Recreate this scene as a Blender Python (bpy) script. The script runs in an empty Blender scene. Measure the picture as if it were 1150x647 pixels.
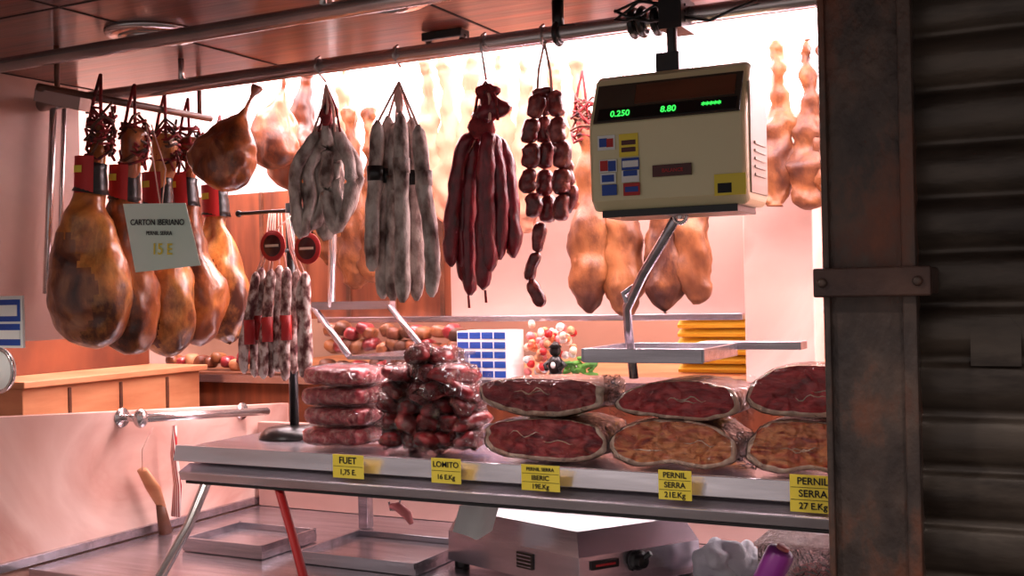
import bpy, bmesh, math, random
from math import pi, sin, cos, radians
from mathutils import Vector, Matrix, noise
random.seed(7)
scn = bpy.context.scene
scn.view_settings.view_transform = 'Standard'

# ---------------------------------------------------------------- camera
F = 1250.0
CAM = Vector((0, 0, 1.55))
R = Matrix.Rotation(radians(27.2), 3, 'Z') @ Matrix.Rotation(pi/2 + 0.0028, 3, 'X') @ Matrix.Rotation(radians(-1.25), 3, 'Z')
cd = bpy.data.cameras.new('camera'); cam = bpy.data.objects.new('camera', cd)
scn.collection.objects.link(cam)
cam.matrix_world = Matrix.Translation(CAM) @ R.to_4x4()
cd.lens = 36.0 * F / 1150.0; cd.sensor_width = 36; cd.clip_start = 0.02
scn.camera = cam

# survey helpers: photo measurement -> metric position on a real plane of the stall
def ray(px, py): return R @ Vector(((px-575)/F, -(py-323.5)/F, -1))
def W(px, py, Y):
    d = ray(px, py); return CAM + d*(Y/d.y)
def WX(px, py, X):
    d = ray(px, py); return CAM + d*(X/d.x)
def WZ(px, py, Z):
    d = ray(px, py); return CAM + d*((Z-CAM.z)/d.z)

# ---------------------------------------------------------------- materials
def lin(v):
    v /= 255.0
    return v/12.92 if v <= 0.04045 else ((v+0.055)/1.055)**2.4
def C(r, g, b): return (lin(r), lin(g), lin(b), 1)

def pm(name, cols, scale=8, rough=0.5, metal=0.0, bump=0.0, detail=4, stretch=(1,1,1), lo=0.35, hi=0.65,
       coat=0.0, emis=None, estr=0, kind='noise', bscale=None, distort=0.0, patch=None, pscale=4, plo=.5, phi=.6):
    m = bpy.data.materials.new(name); m.use_nodes = True
    nt = m.node_tree; b = nt.nodes['Principled BSDF']
    b.inputs['Roughness'].default_value = rough; b.inputs['Metallic'].default_value = metal
    b.inputs['Coat Weight'].default_value = coat; b.inputs['Coat Roughness'].default_value = 0.15
    if emis:
        b.inputs['Emission Color'].default_value = emis; b.inputs['Emission Strength'].default_value = estr
    tc = nt.nodes.new('ShaderNodeTexCoord'); mp = nt.nodes.new('ShaderNodeMapping')
    mp.inputs['Scale'].default_value = stretch
    # per-object variation
    oi = nt.nodes.new('ShaderNodeObjectInfo'); vm = nt.nodes.new('ShaderNodeVectorMath'); vm.operation='ADD'
    ml = nt.nodes.new('ShaderNodeMath'); ml.operation='MULTIPLY'; ml.inputs[1].default_value=20
    nt.links.new(oi.outputs['Random'], ml.inputs[0]); nt.links.new(tc.outputs['Object'], vm.inputs[0]); nt.links.new(ml.outputs[0], vm.inputs[1])
    nt.links.new(vm.outputs[0], mp.inputs['Vector'])
    if kind == 'voronoi':
        t = nt.nodes.new('ShaderNodeTexVoronoi'); t.inputs['Scale'].default_value = scale; out = t.outputs['Distance']
    elif kind == 'wave':
        t = nt.nodes.new('ShaderNodeTexWave'); t.inputs['Scale'].default_value = scale
        t.inputs['Distortion'].default_value = distort; out = t.outputs['Fac']
    else:
        t = nt.nodes.new('ShaderNodeTexNoise'); t.inputs['Scale'].default_value = scale
        t.inputs['Detail'].default_value = detail; t.inputs['Distortion'].default_value = distort; out = t.outputs['Fac']
    nt.links.new(mp.outputs['Vector'], t.inputs['Vector'])
    cr = nt.nodes.new('ShaderNodeValToRGB'); el = cr.color_ramp.elements
    n = len(cols)
    if n == 1: cols = [cols[0], cols[0]]; n = 2
    el[0].position = lo; el[0].color = cols[0]; el[1].position = hi; el[1].color = cols[-1]
    for i in range(1, n-1):
        e = el.new(lo+(hi-lo)*i/(n-1)); e.color = cols[i]
    nt.links.new(out, cr.inputs['Fac']); colout = cr.outputs['Color']
    if patch:
        t2 = nt.nodes.new('ShaderNodeTexNoise'); t2.inputs['Scale'].default_value=pscale; t2.inputs['Detail'].default_value=6; t2.inputs['Roughness'].default_value=.65
        nt.links.new(mp.outputs['Vector'], t2.inputs['Vector'])
        r2 = nt.nodes.new('ShaderNodeValToRGB'); r2.color_ramp.elements[0].position=plo; r2.color_ramp.elements[1].position=phi
        nt.links.new(t2.outputs['Fac'], r2.inputs['Fac'])
        mx = nt.nodes.new('ShaderNodeMixRGB'); nt.links.new(r2.outputs['Color'], mx.inputs['Fac']); nt.links.new(colout, mx.inputs['Color1']); mx.inputs['Color2'].default_value=patch
        colout = mx.outputs['Color']
    nt.links.new(colout, b.inputs['Base Color'])
    if bump:
        bt = nt.nodes.new('ShaderNodeTexNoise'); bt.inputs['Scale'].default_value = bscale or scale*3; bt.inputs['Detail'].default_value = 4
        nt.links.new(mp.outputs['Vector'], bt.inputs['Vector'])
        bp = nt.nodes.new('ShaderNodeBump'); bp.inputs['Strength'].default_value = bump; bp.inputs['Distance'].default_value = 0.01
        nt.links.new(bt.outputs['Fac'], bp.inputs['Height']); nt.links.new(bp.outputs['Normal'], b.inputs['Normal'])
    return m

def film_mat(name, tint=(1,1,1,1), amt=0.10, bump=0.6, scale=34):
    m = bpy.data.materials.new(name); m.use_nodes = True; nt = m.node_tree
    for n in list(nt.nodes): nt.nodes.remove(n)
    o = nt.nodes.new('ShaderNodeOutputMaterial'); mx = nt.nodes.new('ShaderNodeMixShader')
    tr = nt.nodes.new('ShaderNodeBsdfTransparent'); tr.inputs['Color'].default_value = tint
    gl = nt.nodes.new('ShaderNodeBsdfGlossy'); gl.inputs['Roughness'].default_value = 0.13
    nz = nt.nodes.new('ShaderNodeTexNoise'); nz.inputs['Scale'].default_value = scale; nz.inputs['Detail'].default_value = 3
    nz.inputs['Distortion'].default_value = 1.5
    tc = nt.nodes.new('ShaderNodeTexCoord'); nt.links.new(tc.outputs['Object'], nz.inputs['Vector'])
    bp = nt.nodes.new('ShaderNodeBump'); bp.inputs['Strength'].default_value = bump; bp.inputs['Distance'].default_value = 0.02
    nt.links.new(nz.outputs['Fac'], bp.inputs['Height']); nt.links.new(bp.outputs['Normal'], gl.inputs['Normal'])
    fr = nt.nodes.new('ShaderNodeFresnel'); fr.inputs['IOR'].default_value = 1.33
    nt.links.new(bp.outputs['Normal'], fr.inputs['Normal'])
    ad = nt.nodes.new('ShaderNodeMath'); ad.operation = 'ADD'; ad.inputs[1].default_value = amt; ad.use_clamp = True
    nt.links.new(fr.outputs['Fac'], ad.inputs[0]); nt.links.new(ad.outputs[0], mx.inputs['Fac'])
    nt.links.new(tr.outputs[0], mx.inputs[1]); nt.links.new(gl.outputs[0], mx.inputs[2]); nt.links.new(mx.outputs[0], o.inputs['Surface'])
    return m

def emi(name, col, s):
    m = bpy.data.materials.new(name); m.use_nodes = True
    b = m.node_tree.nodes['Principled BSDF']; b.inputs['Base Color'].default_value = col
    b.inputs['Emission Color'].default_value = col; b.inputs['Emission Strength'].default_value = s
    return m

M = {}
M['wood_ceiling'] = pm('wood_ceiling', [C(48,14,7), C(84,28,14), C(112,44,24)], 5, 0.28, 0, 0.08, 5, (0.6,6,1), coat=0.25)
M['seam'] = pm('seam_dark', [C(25,10,8)], 5, 0.7)
M['chrome'] = pm('chrome', [C(200,190,190), C(222,214,212)], 6, 0.2, 0.85)
M['steel'] = pm('brushed_steel', [C(172,164,170), C(204,196,204)], 4, 0.24, 0.9, 0.05, 4, (1,14,14))
M['alu'] = pm('aluminium_edge', [C(200,192,198), C(230,222,230)], 3, 0.24, 0.8, 0.02, 4, (1,10,10))
M['steelbox'] = pm('slicer_steel', [C(186,178,184), C(206,198,204)], 3, 0.24, 0.92, 0.03, 4, (1,1,10))
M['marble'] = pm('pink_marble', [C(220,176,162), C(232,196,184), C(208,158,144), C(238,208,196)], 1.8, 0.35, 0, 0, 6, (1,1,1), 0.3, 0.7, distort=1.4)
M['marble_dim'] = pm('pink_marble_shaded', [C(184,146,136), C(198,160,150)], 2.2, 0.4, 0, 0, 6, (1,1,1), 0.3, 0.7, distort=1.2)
M['plaster_glow'] = pm('pale_plaster_glow', [C(248,236,238), C(252,244,246)], 3, 0.7)  # white of the ceiling plaster, and painted glow on the back wall's top
M['tanwall'] = pm('tan_wall', [C(172,138,126), C(194,160,146)], 4, 0.5, 0, 0.03)
M['wood_orange'] = pm('orange_wood', [C(182,114,76), C(210,146,104)], 4, 0.5, 0, 0.04, 5, (1,1,5))
M['wood_panel'] = pm('brown_wood_panel', [C(96,46,28), C(142,76,46)], 4, 0.5, 0, 0.04, 5, (5,1,.6))
M['wood_dark'] = pm('dark_wood', [C(70,38,24), C(110,62,40)], 4, 0.5, 0, 0.04, 5, (1,1,5))
M['floor'] = pm('floor_concrete', [C(80,75,70), C(105,98,92)], 5, 0.7, 0, 0.1)
M['rust'] = pm('rusty_steel', [C(60,50,47), C(78,64,58), C(98,78,68), C(68,56,53)], 14, 0.42, 0.25, 0.5, 10, (1,1,0.6), 0.3, 0.72, bscale=40, patch=C(124,72,52), pscale=7, plo=.5, phi=.68)
M['rust2'] = pm('bracket_rust', [C(66,48,44), C(98,70,60)], 12, 0.42, 0.3, 0.3, 8)
M['shutter'] = pm('shutter_brown', [C(60,51,46), C(86,75,66), C(108,93,80)], 7, 0.3, 0.35, 0.15, 8, (0.5,1,2), 0.3, 0.75, patch=C(50,40,34), pscale=5, plo=.48, phi=.66)
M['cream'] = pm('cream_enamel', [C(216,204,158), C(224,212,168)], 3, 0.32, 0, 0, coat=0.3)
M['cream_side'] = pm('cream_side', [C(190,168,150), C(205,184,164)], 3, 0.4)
M['blackp'] = pm('black_plastic', [C(20,18,18), C(32,28,28)], 5, 0.3)
M['screen'] = pm('dark_display', [C(62,52,46), C(80,68,58)], 4, 0.15)
M['green_led'] = emi('green_led', (0.05,1,0.12,1), 1.2)
M['white'] = pm('white_paper', [C(228,228,224), C(240,240,236)], 4, 0.6)
M['cardp'] = pm('price_card_paper', [C(228,246,230), C(242,252,240)], 4, 0.6)
M['blue'] = pm('blue_ink', [C(25,60,150), C(35,80,170)], 5, 0.5)
M['red'] = pm('red_ink', [C(175,25,28), C(195,38,36)], 5, 0.5)
M['yellow'] = pm('yellow_label', [C(238,212,64), C(244,222,86)], 5, 0.6)
M['ink'] = pm('black_ink', [C(20,18,25)], 5, 0.7)
M['maroon'] = pm('maroon_badge', [C(70,20,18), C(90,28,24)], 5, 0.4)
M['ham'] = pm('cured_ham_skin', [C(128,62,26), C(198,114,50), C(226,152,78), C(174,90,38)], 11, 0.3, 0, 0.6, 8, (1,1,0.6), 0.3, 0.7, coat=0.4, distort=1.0, bscale=18, patch=C(84,40,24), pscale=7, plo=.46, phi=.62)
M['ham2'] = pm('ham_dark_skin', [C(96,42,22), C(156,82,40), C(200,124,62)], 11, 0.3, 0, 0.6, 8, (1,1,0.6), 0.3, 0.7, coat=0.4, distort=1, bscale=18, patch=C(66,30,18), pscale=7, plo=.45, phi=.6)
M['ham3'] = pm('ham_umber_skin', [C(84,38,20), C(132,68,34), C(170,98,50)], 11, 0.4, 0, 0.6, 8, (1,1,0.6), 0.3, 0.7, coat=0.3, distort=1, bscale=18, patch=C(66,30,18), pscale=7, plo=.45, phi=.6)
M['hamface'] = pm('ham_lean_face', [C(70,30,20), C(118,60,36), C(158,96,60), C(92,44,28)], 13, 0.34, 0, 0.7, 8, (1,1,.7), 0.3, 0.7, coat=0.35, distort=1.2, bscale=26)
M['hamback'] = pm('ham_brown_skin', [C(92,46,26), C(146,86,48), C(172,110,66)], 10, 0.45, 0, 0.5, 7, (1,1,0.6), 0.3, 0.7, patch=C(80,40,28), pscale=7, plo=.45, phi=.62)
M['hamwash'] = pm('ham_washed_out', [C(200,126,96), C(224,164,134)], 9, 0.6, 0, 0.3, 6, (1,1,0.6), 0.3, 0.7)  # far hams: bleaching by the bright backlight put into a pale colour
M['cord'] = pm('red_cord', [C(110,18,24), C(150,36,38), C(50,16,18)], 40, 0.7)
M['string'] = pm('pale_string', [C(210,150,138), C(230,190,175)], 40, 0.7)
M['fuet'] = pm('white_mould_casing', [C(96,72,66), C(168,150,142), C(212,200,192)], 38, 0.7, 0, 0.5, 5, (1,1,0.6), 0.33, 0.62, bscale=70)
M['fuet2'] = pm('mottled_casing', [C(90,36,38), C(160,126,118), C(215,200,194)], 60, 0.6, 0, 0.5, 5, (1,1,0.7), 0.38, 0.6, bscale=70)
M['chorizo'] = pm('chorizo_casing', [C(78,12,22), C(124,24,38), C(160,48,58)], 45, 0.33, 0, 0.6, 5, (1,1,0.5), 0.3, 0.7, coat=0.3, bscale=60)
M['chorizo2'] = pm('chorizo_link', [C(76,18,22), C(126,38,40), C(180,90,82)], 50, 0.28, 0, 0.6, 5, (1,1,1), 0.3, 0.72, coat=0.5, bscale=60)
M['meat'] = pm('cured_meat', [C(124,6,22), C(176,22,36), C(205,60,62), C(144,14,28)], 14, 0.3, 0, 0.15, 6, (1,1,3), 0.3, 0.72, coat=0.2, distort=1.2)
M['meatd'] = pm('dark_cured_meat', [C(104,14,30), C(154,34,44), C(188,70,70), C(122,22,34)], 14, 0.3, 0, 0.15, 6, (1,1,2.5), 0.3, 0.72, coat=0.2, distort=1.2)
M['meat2'] = pm('brown_cured_meat', [C(150,40,34), C(206,104,68), C(232,152,98), C(164,54,40)], 16, 0.3, 0, 0.15, 6, (1,1,2.5), 0.3, 0.7, coat=0.2, distort=1.2)
M['fat'] = pm('cured_fat', [C(236,196,172), C(250,226,206)], 20, 0.4, coat=0.3)
M['slice'] = pm('sliced_sausage', [C(158,40,54), C(214,100,108), C(242,182,178)], 60, 0.3, 0, 0.2, 3, (1,1,1), 0.32, 0.7, coat=0.5)
M['chunk'] = pm('loin_chunk', [C(110,22,30), C(166,52,56), C(230,156,146)], 32, 0.3, 0, 0.3, 5, (1,1,1), 0.36, 0.8, coat=0.5)
M['film'] = film_mat('vacuum_film', amt=.015, bump=1.0)
M['filmw'] = film_mat('cloudy_film', (0.99,0.96,0.96,1), 0.07, 1.2, 50)
M['glass'] = film_mat('clear_glass', (0.97,0.98,0.98,1), 0.0, 0.0)
M['purple'] = pm('purple_plastic', [C(140,50,140), C(170,80,165)], 5, 0.3)
M['cloth'] = pm('white_cloth', [C(225,220,230), C(242,240,244)], 12, 0.8, 0, 0.6)
M['green'] = pm('parsley_green', [C(50,110,40), C(100,160,60)], 20, 0.6)
M['pink'] = pm('pink_meat', [C(220,110,115), C(240,150,145)], 12, 0.4)
M['blind'] = pm('yellow_blind', [C(244,214,70), C(250,230,100)], 5, 0.5)
M['check'] = pm('red_check_cloth', [C(170,30,35), C(235,215,205)], 60, 0.8, kind='wave')
M['tube_em'] = emi('fluorescent_tube', (1,0.86,0.88,1), 14)
M['spot_em'] = pm('spot_reflector', [C(140,125,120), C(170,155,145)], 5, 0.25, 0.5)

# ---------------------------------------------------------------- mesh builder
class MB:
    def __init__(s, name): s.name=name; s.v=[]; s.f=[]; s.mi=[]; s.sm=[]; s.mats=[]
    def k(s, mat):
        mat = M[mat]
        if mat not in s.mats: s.mats.append(mat)
        return s.mats.index(mat)
    def add(s, vs, fs, mat, smooth=False):
        o=len(s.v); k=s.k(mat) if isinstance(mat,str) else None
        s.v += [Vector(v) for v in vs]
        for i,f in enumerate(fs):
            s.f.append([o+a for a in f]); s.mi.append(k if k is not None else s.k(mat[i])); s.sm.append(smooth)
    def box(s, c, d, mat, rot=None):
        c=Vector(c); vs=[]
        for x in (-.5,.5):
            for y in (-.5,.5):
                for z in (-.5,.5):
                    p=Vector((x*d[0],y*d[1],z*d[2]))
                    vs.append(c+(rot@p if rot else p))
        s.add(vs,[(0,1,3,2),(4,6,7,5),(0,4,5,1),(2,3,7,6),(0,2,6,4),(1,5,7,3)],mat)
    def bb(s, x0,x1,y0,y1,z0,z1, mat): s.box(((x0+x1)/2,(y0+y1)/2,(z0+z1)/2),(abs(x1-x0),abs(y1-y0),abs(z1-z0)),mat)
    def sweep(s, pts, rads, mat, seg=12, ref=None, jit=0, jf=30, cap=True, matfn=None):
        pts=[Vector(p) for p in pts]; n=len(pts)
        if not isinstance(rads,(list,tuple)): rads=[rads]*n
        if ref is None:
            ax=(pts[-1]-pts[0]); ref=Vector((0,1,0)) if abs(ax.y)<0.8*max(ax.length,1e-6) else Vector((0,0,1))
        ref=Vector(ref); vs=[]; fs=[]
        for i,p in enumerate(pts):
            t=(pts[min(i+1,n-1)]-pts[max(i-1,0)])
            if t.length<1e-9: t=Vector((0,0,1))
            t.normalize(); a=t.cross(ref)
            if a.length<1e-3: a=t.cross(Vector((0.3,0.2,0.9)))
            a.normalize(); b=a.cross(t)
            r=rads[i]; rx,ry=(r if isinstance(r,(tuple,list)) else (r,r))
            for j in range(seg):
                q=2*pi*j/seg; v=p+a*(cos(q)*rx)+b*(sin(q)*ry)
                if jit:
                    nn=noise.noise(v*jf)+.35*noise.noise(v*jf*3.1); v=v+(a*cos(q)+b*sin(q))*nn*jit
                vs.append(v)
        mm=[]
        for i in range(n-1):
            for j in range(seg):
                k=(j+1)%seg; fs.append((i*seg+j,i*seg+k,(i+1)*seg+k,(i+1)*seg+j))
                if matfn: mm.append(matfn(i/(n-1),2*pi*j/seg,vs[i*seg+j]))
        if cap: fs.append(tuple(range(seg))[::-1]); fs.append(tuple((n-1)*seg+j for j in range(seg))); mm+=[mat,mat]
        s.add(vs,fs,mm if matfn else mat,True)
    def cyl(s,a,b,r,mat,seg=16): s.sweep([a,b],[r,r],mat,seg)
    def quad(s,a,b,c,d,mat): s.add([a,b,c,d],[(0,1,2,3)],mat)
    def prism(s, out, o, ux, uy, dv, mat, smooth=False):
        o=Vector(o);ux=Vector(ux);uy=Vector(uy);dv=Vector(dv);n=len(out)
        vs=[o+ux*p[0]+uy*p[1] for p in out]+[o+ux*p[0]+uy*p[1]+dv for p in out]
        fs=[tuple(range(n)),tuple(range(n,2*n))[::-1]]+[(i,(i+1)%n,n+(i+1)%n,n+i) for i in range(n)]
        s.add(vs,fs,mat,smooth)
    def blob(s, c, r, mat, jit=0.0, jf=10, seg=16, rings=10, rot=None, pw=1.0):
        c=Vector(c); vs=[]; fs=[]
        def sg(x): return math.copysign(abs(x)**pw,x)
        for i in range(rings+1):
            th=pi*i/rings
            for j in range(seg):
                ph=2*pi*j/seg
                p=Vector((sg(sin(th))*sg(cos(ph))*r[0],sg(sin(th))*sg(sin(ph))*r[1],sg(cos(th))*r[2]))
                if jit: p=p*(1+jit*noise.noise((p+c)*jf))
                vs.append(c+(rot@p if rot else p))
        for i in range(rings):
            for j in range(seg):
                k=(j+1)%seg; fs.append((i*seg+j,i*seg+k,(i+1)*seg+k,(i+1)*seg+j))
        s.add(vs,fs,mat,True)
    def ring(s,c,r,tr,mat,axis='Z',seg=20,n=8):
        c=Vector(c);pts=[]
        for i in range(seg+1):
            q=2*pi*i/seg
            d={'Z':(cos(q),sin(q),0),'Y':(cos(q),0,sin(q)),'X':(0,cos(q),sin(q))}[axis]
            pts.append(c+Vector(d)*r)
        s.sweep(pts,tr,mat,n,ref={'Z':(0,0,1),'Y':(0,1,0),'X':(1,0,0)}[axis],cap=False)
    def done(s, bevel=0, parent=None, subsurf=0, seg=2):
        me=bpy.data.meshes.new(s.name); xs=[Vector(v) for v in s.v]
        lo=Vector((min(v.x for v in xs),min(v.y for v in xs),min(v.z for v in xs)))
        hi=Vector((max(v.x for v in xs),max(v.y for v in xs),max(v.z for v in xs))); c=(lo+hi)/2
        me.from_pydata([v-c for v in xs],[],s.f)
        for m in s.mats: me.materials.append(m)
        for i,p in enumerate(me.polygons): p.material_index=s.mi[i]; p.use_smooth=s.sm[i]
        bm=bmesh.new(); bm.from_mesh(me); bmesh.ops.remove_doubles(bm,verts=bm.verts,dist=1e-6)
        bmesh.ops.recalc_face_normals(bm,faces=bm.faces); bm.to_mesh(me); bm.free()
        o=bpy.data.objects.new(s.name,me); scn.collection.objects.link(o); o.location=c
        if bevel:
            b=o.modifiers.new('bevel','BEVEL'); b.width=bevel; b.segments=seg; b.limit_method='ANGLE'; b.angle_limit=radians(50)
        if parent:
            o.parent=parent; o.location=c-parent.location
        return o

def text(body, loc, size, mat, parent, ax=Vector((1,0,0)), up=Vector((0,0,1)), name='lettering', align='CENTER', ext=0.0003, spacing=1.0):
    cu=bpy.data.curves.new(name,'FONT'); cu.body=body; cu.size=size; cu.align_x=align; cu.align_y='CENTER'; cu.extrude=ext
    cu.space_line=spacing; cu.offset=size*0.012
    cu.materials.append(M[mat]); o=bpy.data.objects.new(name,cu); scn.collection.objects.link(o)
    ax=ax.normalized(); n=ax.cross(up).normalized(); up=n.cross(ax)
    m=Matrix((ax,up,n)).transposed().to_4x4(); m.translation=Vector(loc)
    o.parent=parent; o.matrix_parent_inverse=Matrix.Translation(-parent.location); o.matrix_basis=m
    return o

# ================================================================ ROOM SHELL
XL=-2.32
b=MB('floor'); b.bb(-4.5,3,-1.5,5,-0.1,0,'floor'); b.done()
b=MB('ceiling')   # wooden soffit at the stall front
b.bb(-3.2,2.2,0.9,2.25,2.12,2.16,'wood_ceiling')
for i in range(8):
    x=-3.0+i*0.62; b.bb(x,x+.006,0.9,2.25,2.1185,2.121,'seam')
for y in (1.2,1.52,1.84): b.bb(-3.2,2.2,y,y+.005,2.1185,2.121,'seam')
b.bb(-3.2,2.2,2.25,2.29,2.12,2.62,'plaster_glow')
b.bb(-3.2,2.2,2.29,4.4,2.58,2.62,'plaster_glow')
b.done()
zb1=1.93
b=MB('wall_back')
xs_=W(505,250,3.2).x
b.bb(-3.12,1.6,3.2,3.28,zb1,2.58,'plaster_glow')  # white top band puts the lamp glow into the wall colour, darker below
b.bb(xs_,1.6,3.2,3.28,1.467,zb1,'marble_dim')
b.bb(-3.12,xs_,3.2,3.28,1.467,zb1,'wood_panel')
for i in range(7): x=-3.05+i*.19; b.bb(x,x+.012,3.19,3.2,1.467,zb1,'wood_dark')
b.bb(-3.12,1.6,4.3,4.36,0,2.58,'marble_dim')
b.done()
b=MB('wall_left'); b.bb(-3.2,-3.12,0.9,4.36,0,2.12,'tanwall'); b.bb(-3.2,-3.12,2.29,4.36,2.12,2.58,'tanwall'); b.done()
b=MB('wall_right'); b.bb(1.6,1.68,1.9,4.36,0,2.12,'marble'); b.bb(1.6,1.68,2.29,4.36,2.12,2.58,'marble'); b.done()
b=MB('marble_partition')
b.prism([(1.3,0.0),(2.9,0.0),(2.9,1.2),(1.3,1.31)],(XL,0,0),(0,1,0),(0,0,1),(-0.03,0,0),'marble')
b.bb(XL-.03,XL+.012,1.3,2.9,0.902,0.925,'steel')
b.done(0.002)
b=MB('wall_panel_left')
b.bb(-2.42,-2.38,1.0,2.12,1.45,2.118,'tanwall'); b.done()
b=MB('marble_column')
p0=W(835,300,3.05); p1=W(914,300,3.05)
b.bb(p0.x,p1.x,3.05,3.165,1.281,2.02,'marble'); b.done(0.004)

# ---------------- downlights in soffit
for (px,py) in ((172,36),(430,-4)):
    c=WZ(px,py,2.12); b=MB('recessed_downlight')
    b.sweep([c+Vector((0,0,.0)),c+Vector((0,0,-.008)),c+Vector((0,0,-.012))],[.10,.098,.085],'chrome',32)
    b.sweep([c+Vector((0,0,-.0125)),c+Vector((0,0,-.014))],[.072,.066],'spot_em',32)
    b.ring(c+Vector((0,0,-.015)),.05,.006,'chrome','Z',28)
    b.blob(c+Vector((0,0,-.012)),(.028,.028,.014),'screen')
    b.done()
b=MB('soffit_bracket'); c=WZ(500,35,2.12)   # small black fixing on the soffit
b.bb(c.x-.05,c.x+.05,c.y-.02,c.y+.02,2.10,2.1185,'blackp'); b.sweep([c+Vector((-.05,0,-.012)),c+Vector((-.03,0,-.035)),c+Vector((.03,0,-.035)),c+Vector((.05,0,-.012))],.006,'blackp',8); b.done(.003)

# ---------------- rails
b=MB('hanging_rail'); zr=2.056
b.cyl((-2.6,2.0,zr),(1.5,2.0,zr),.017,'chrome',20)
for px in (627,):
    x=W(px,40,2.0).x
    b.cyl((x,2.0,zr),(x,2.0,2.12),.012,'blackp'); b.ring((x,2.0,zr),.02,.006,'blackp','X')
for x in (-2.4,-1.9,.2): b.cyl((x,2.0,zr),(x,2.0,2.12),.007,'chrome')
b.done()
b=MB('hanging_rail'); b.cyl((-2.375,1.62,zr),(1.5,1.62,zr),.015,'chrome',20)
for x in (-2.1,-1.2): b.cyl((x,1.62,zr),(x,1.62,2.12),.007,'chrome')
b.done()
b=MB('ham_rail')
b.cyl((-2.03,1.7,2.02),(-2.03,2.24,2.02),.009,'wood_dark')
for y in (1.75,2.2): b.cyl((-2.03,y,2.02),(-2.03,y,2.12),.006,'wood_dark')
b.done()
b=MB('wall_bracket')
e=W(45,105,1.72); f=W(95,120,1.72)
b.box((e+f)/2,((f-e).length,.03,.028),'chrome',Matrix.Rotation(radians(14),3,'Y'))
b.cyl(WX(60,120,-2.34),WX(52,330,-2.34),.009,'chrome'); b.cyl(WX(72,120,-2.34),WX(66,322,-2.34),.006,'chrome')
b.done()

# ================================================================ SHUTTER + POST
b=MB('roller_shutter')
y0=1.83; x0=-0.235; x1=1.5; N=10; pitch=.083; z=0.02; prof=[]
while z<2.115:
    for i in range(N):
        f=i/N; prof.append((y0-.018*(sin(pi*f)**.55 if f>0 else 0)-.004*f, z+pitch*f))
    z+=pitch
xs=[x0+(x1-x0)*i/40 for i in range(41)]
vs=[];fs=[]
for x in xs:
    for (y,zz) in prof:
        vs.append((x,y+.004*noise.noise(Vector((x*7,0,zz*7))),min(zz+.002*noise.noise(Vector((x*5,3,zz*3))),2.118)))
n=len(prof)
for i in range(40):
    for j in range(n-1): fs.append((i*n+j,(i+1)*n+j,(i+1)*n+j+1,i*n+j+1))
b.add(vs,fs,'shutter',True)
b.bb(x0,x1,y0+.028,y0+.032,0,2.118,'shutter')
lp=W(1118,385,y0-.02)
b.prism([(-.035,-.035),(.035,-.035),(.035,.02),(.02,.038),(-.02,.038),(-.035,.02)],lp,(1,0,0),(0,0,1),(0,.01,0),'shutter')
b.done()
b=MB('steel_column')
a=W(923,300,1.72).x; c=W(1022,300,1.72).x
b.bb(a,c,1.74,1.86,0,2.118,'rust')
b.bb(a,a+.01,1.725,1.74,0,2.118,'rust'); b.bb(c-.012,c+.008,1.72,1.74,0,2.118,'rust')
b.done(0.003)
b=MB('column_bracket')
q0=W(914,318,1.71); q1=W(1046,318,1.71)
b.bb(q0.x,q1.x,1.702,1.716,q0.z-.022,q0.z+.022,'rust2')
b.bb(q1.x-.012,q1.x,1.716,1.80,q0.z-.02,q0.z+.02,'rust2')
b.bb(q0.x,q0.x+.012,1.716,1.76,q0.z-.02,q0.z+.02,'rust2')
for q in (q0.x+.014,q1.x-.018):
    b.sweep([(q,1.703,q0.z),(q,1.693,q0.z)],[.009,.007],'rust',6,ref=(0,0,1))
b.done(0.003)

# ================================================================ COUNTER
XR=0.45
lx=W(200,505,1.97).x
b=MB('display_counter')
b.bb(lx,XR,1.97,2.62,1.178,1.198,'steel')
b.prism([(0,0),(.010,.036),(.022,.036),(.022,0)],(lx,1.952,1.170),(0,1,0),(0,0,1),(XR-lx,0,0),'alu')
b.prism([(0,0),(-.008,.02),(.03,.036),(.04,0)],(lx+.03,1.945,1.128),(0,1,0),(0,0,1),(XR-lx-.03,0,0),'alu')
b.bb(lx+.04,XR,1.95,2.0,1.120,1.127,'blackp')
b.bb(lx+.03,XR,1.99,2.6,1.13,1.176,'steel')
b.bb(XL+.02,XR,1.868,2.75,0.84,0.9,'steel')
b.bb(XL+.02,XR,1.90,2.7,0.0,0.84,'marble')
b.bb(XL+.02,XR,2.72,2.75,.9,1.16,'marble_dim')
for x in (lx+.1,-0.9,XR-.1): b.bb(x,x+.03,2.55,2.58,.9,1.13,'steel')
b.sweep([W(236,532,1.97),W(212,590,1.93),WZ(176,655,.93)],[.012,.012,.012],'chrome',8)
b.sweep([W(312,545,1.97),W(328,600,1.95),W(344,660,1.93)],[(.008,.012)]*3,'red',8)
b.done(0.0015)

labels=[(391,524,40,27,'FUET\n1,75 E.'),(501,529,37,29,'LOMITO\n16 E.Kg'),(607,537,46,30,'PERNIL SERRA\nIBERIC\n19E.Kg'),(758,545,37,34,'PERNIL\nSERRA\n21E.Kg'),(913,555,48,42,'PERNIL\nSERRA\n27 E.Kg')]
for (px,py,w,h,t) in labels:
    c=W(px,py,1.925); s=(c-CAM).length/F
    ww=w*s*1.02; hh=h*s*.95
    b=MB('price_label'); b.box(c,(ww,.0015,hh),'yellow')
    nl=t.count('\n')+1
    for i in range(1,nl): b.box(c+Vector((0,-.0012,hh/2-hh*i/nl)),(ww*.96,.0006,.0007),'ink')
    b.bb(c.x-.01,c.x+.01,c.y+.001,1.955,c.z+hh*.1,c.z+hh*.2,'alu')
    o=b.done()
    for i,l in enumerate(t.split('\n')):
        text(l,c+Vector((0,-.002,hh/2-hh*(i+.5)/nl)),min(hh/nl*.8,ww*1.4/len(l)),'ink',o)

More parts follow.
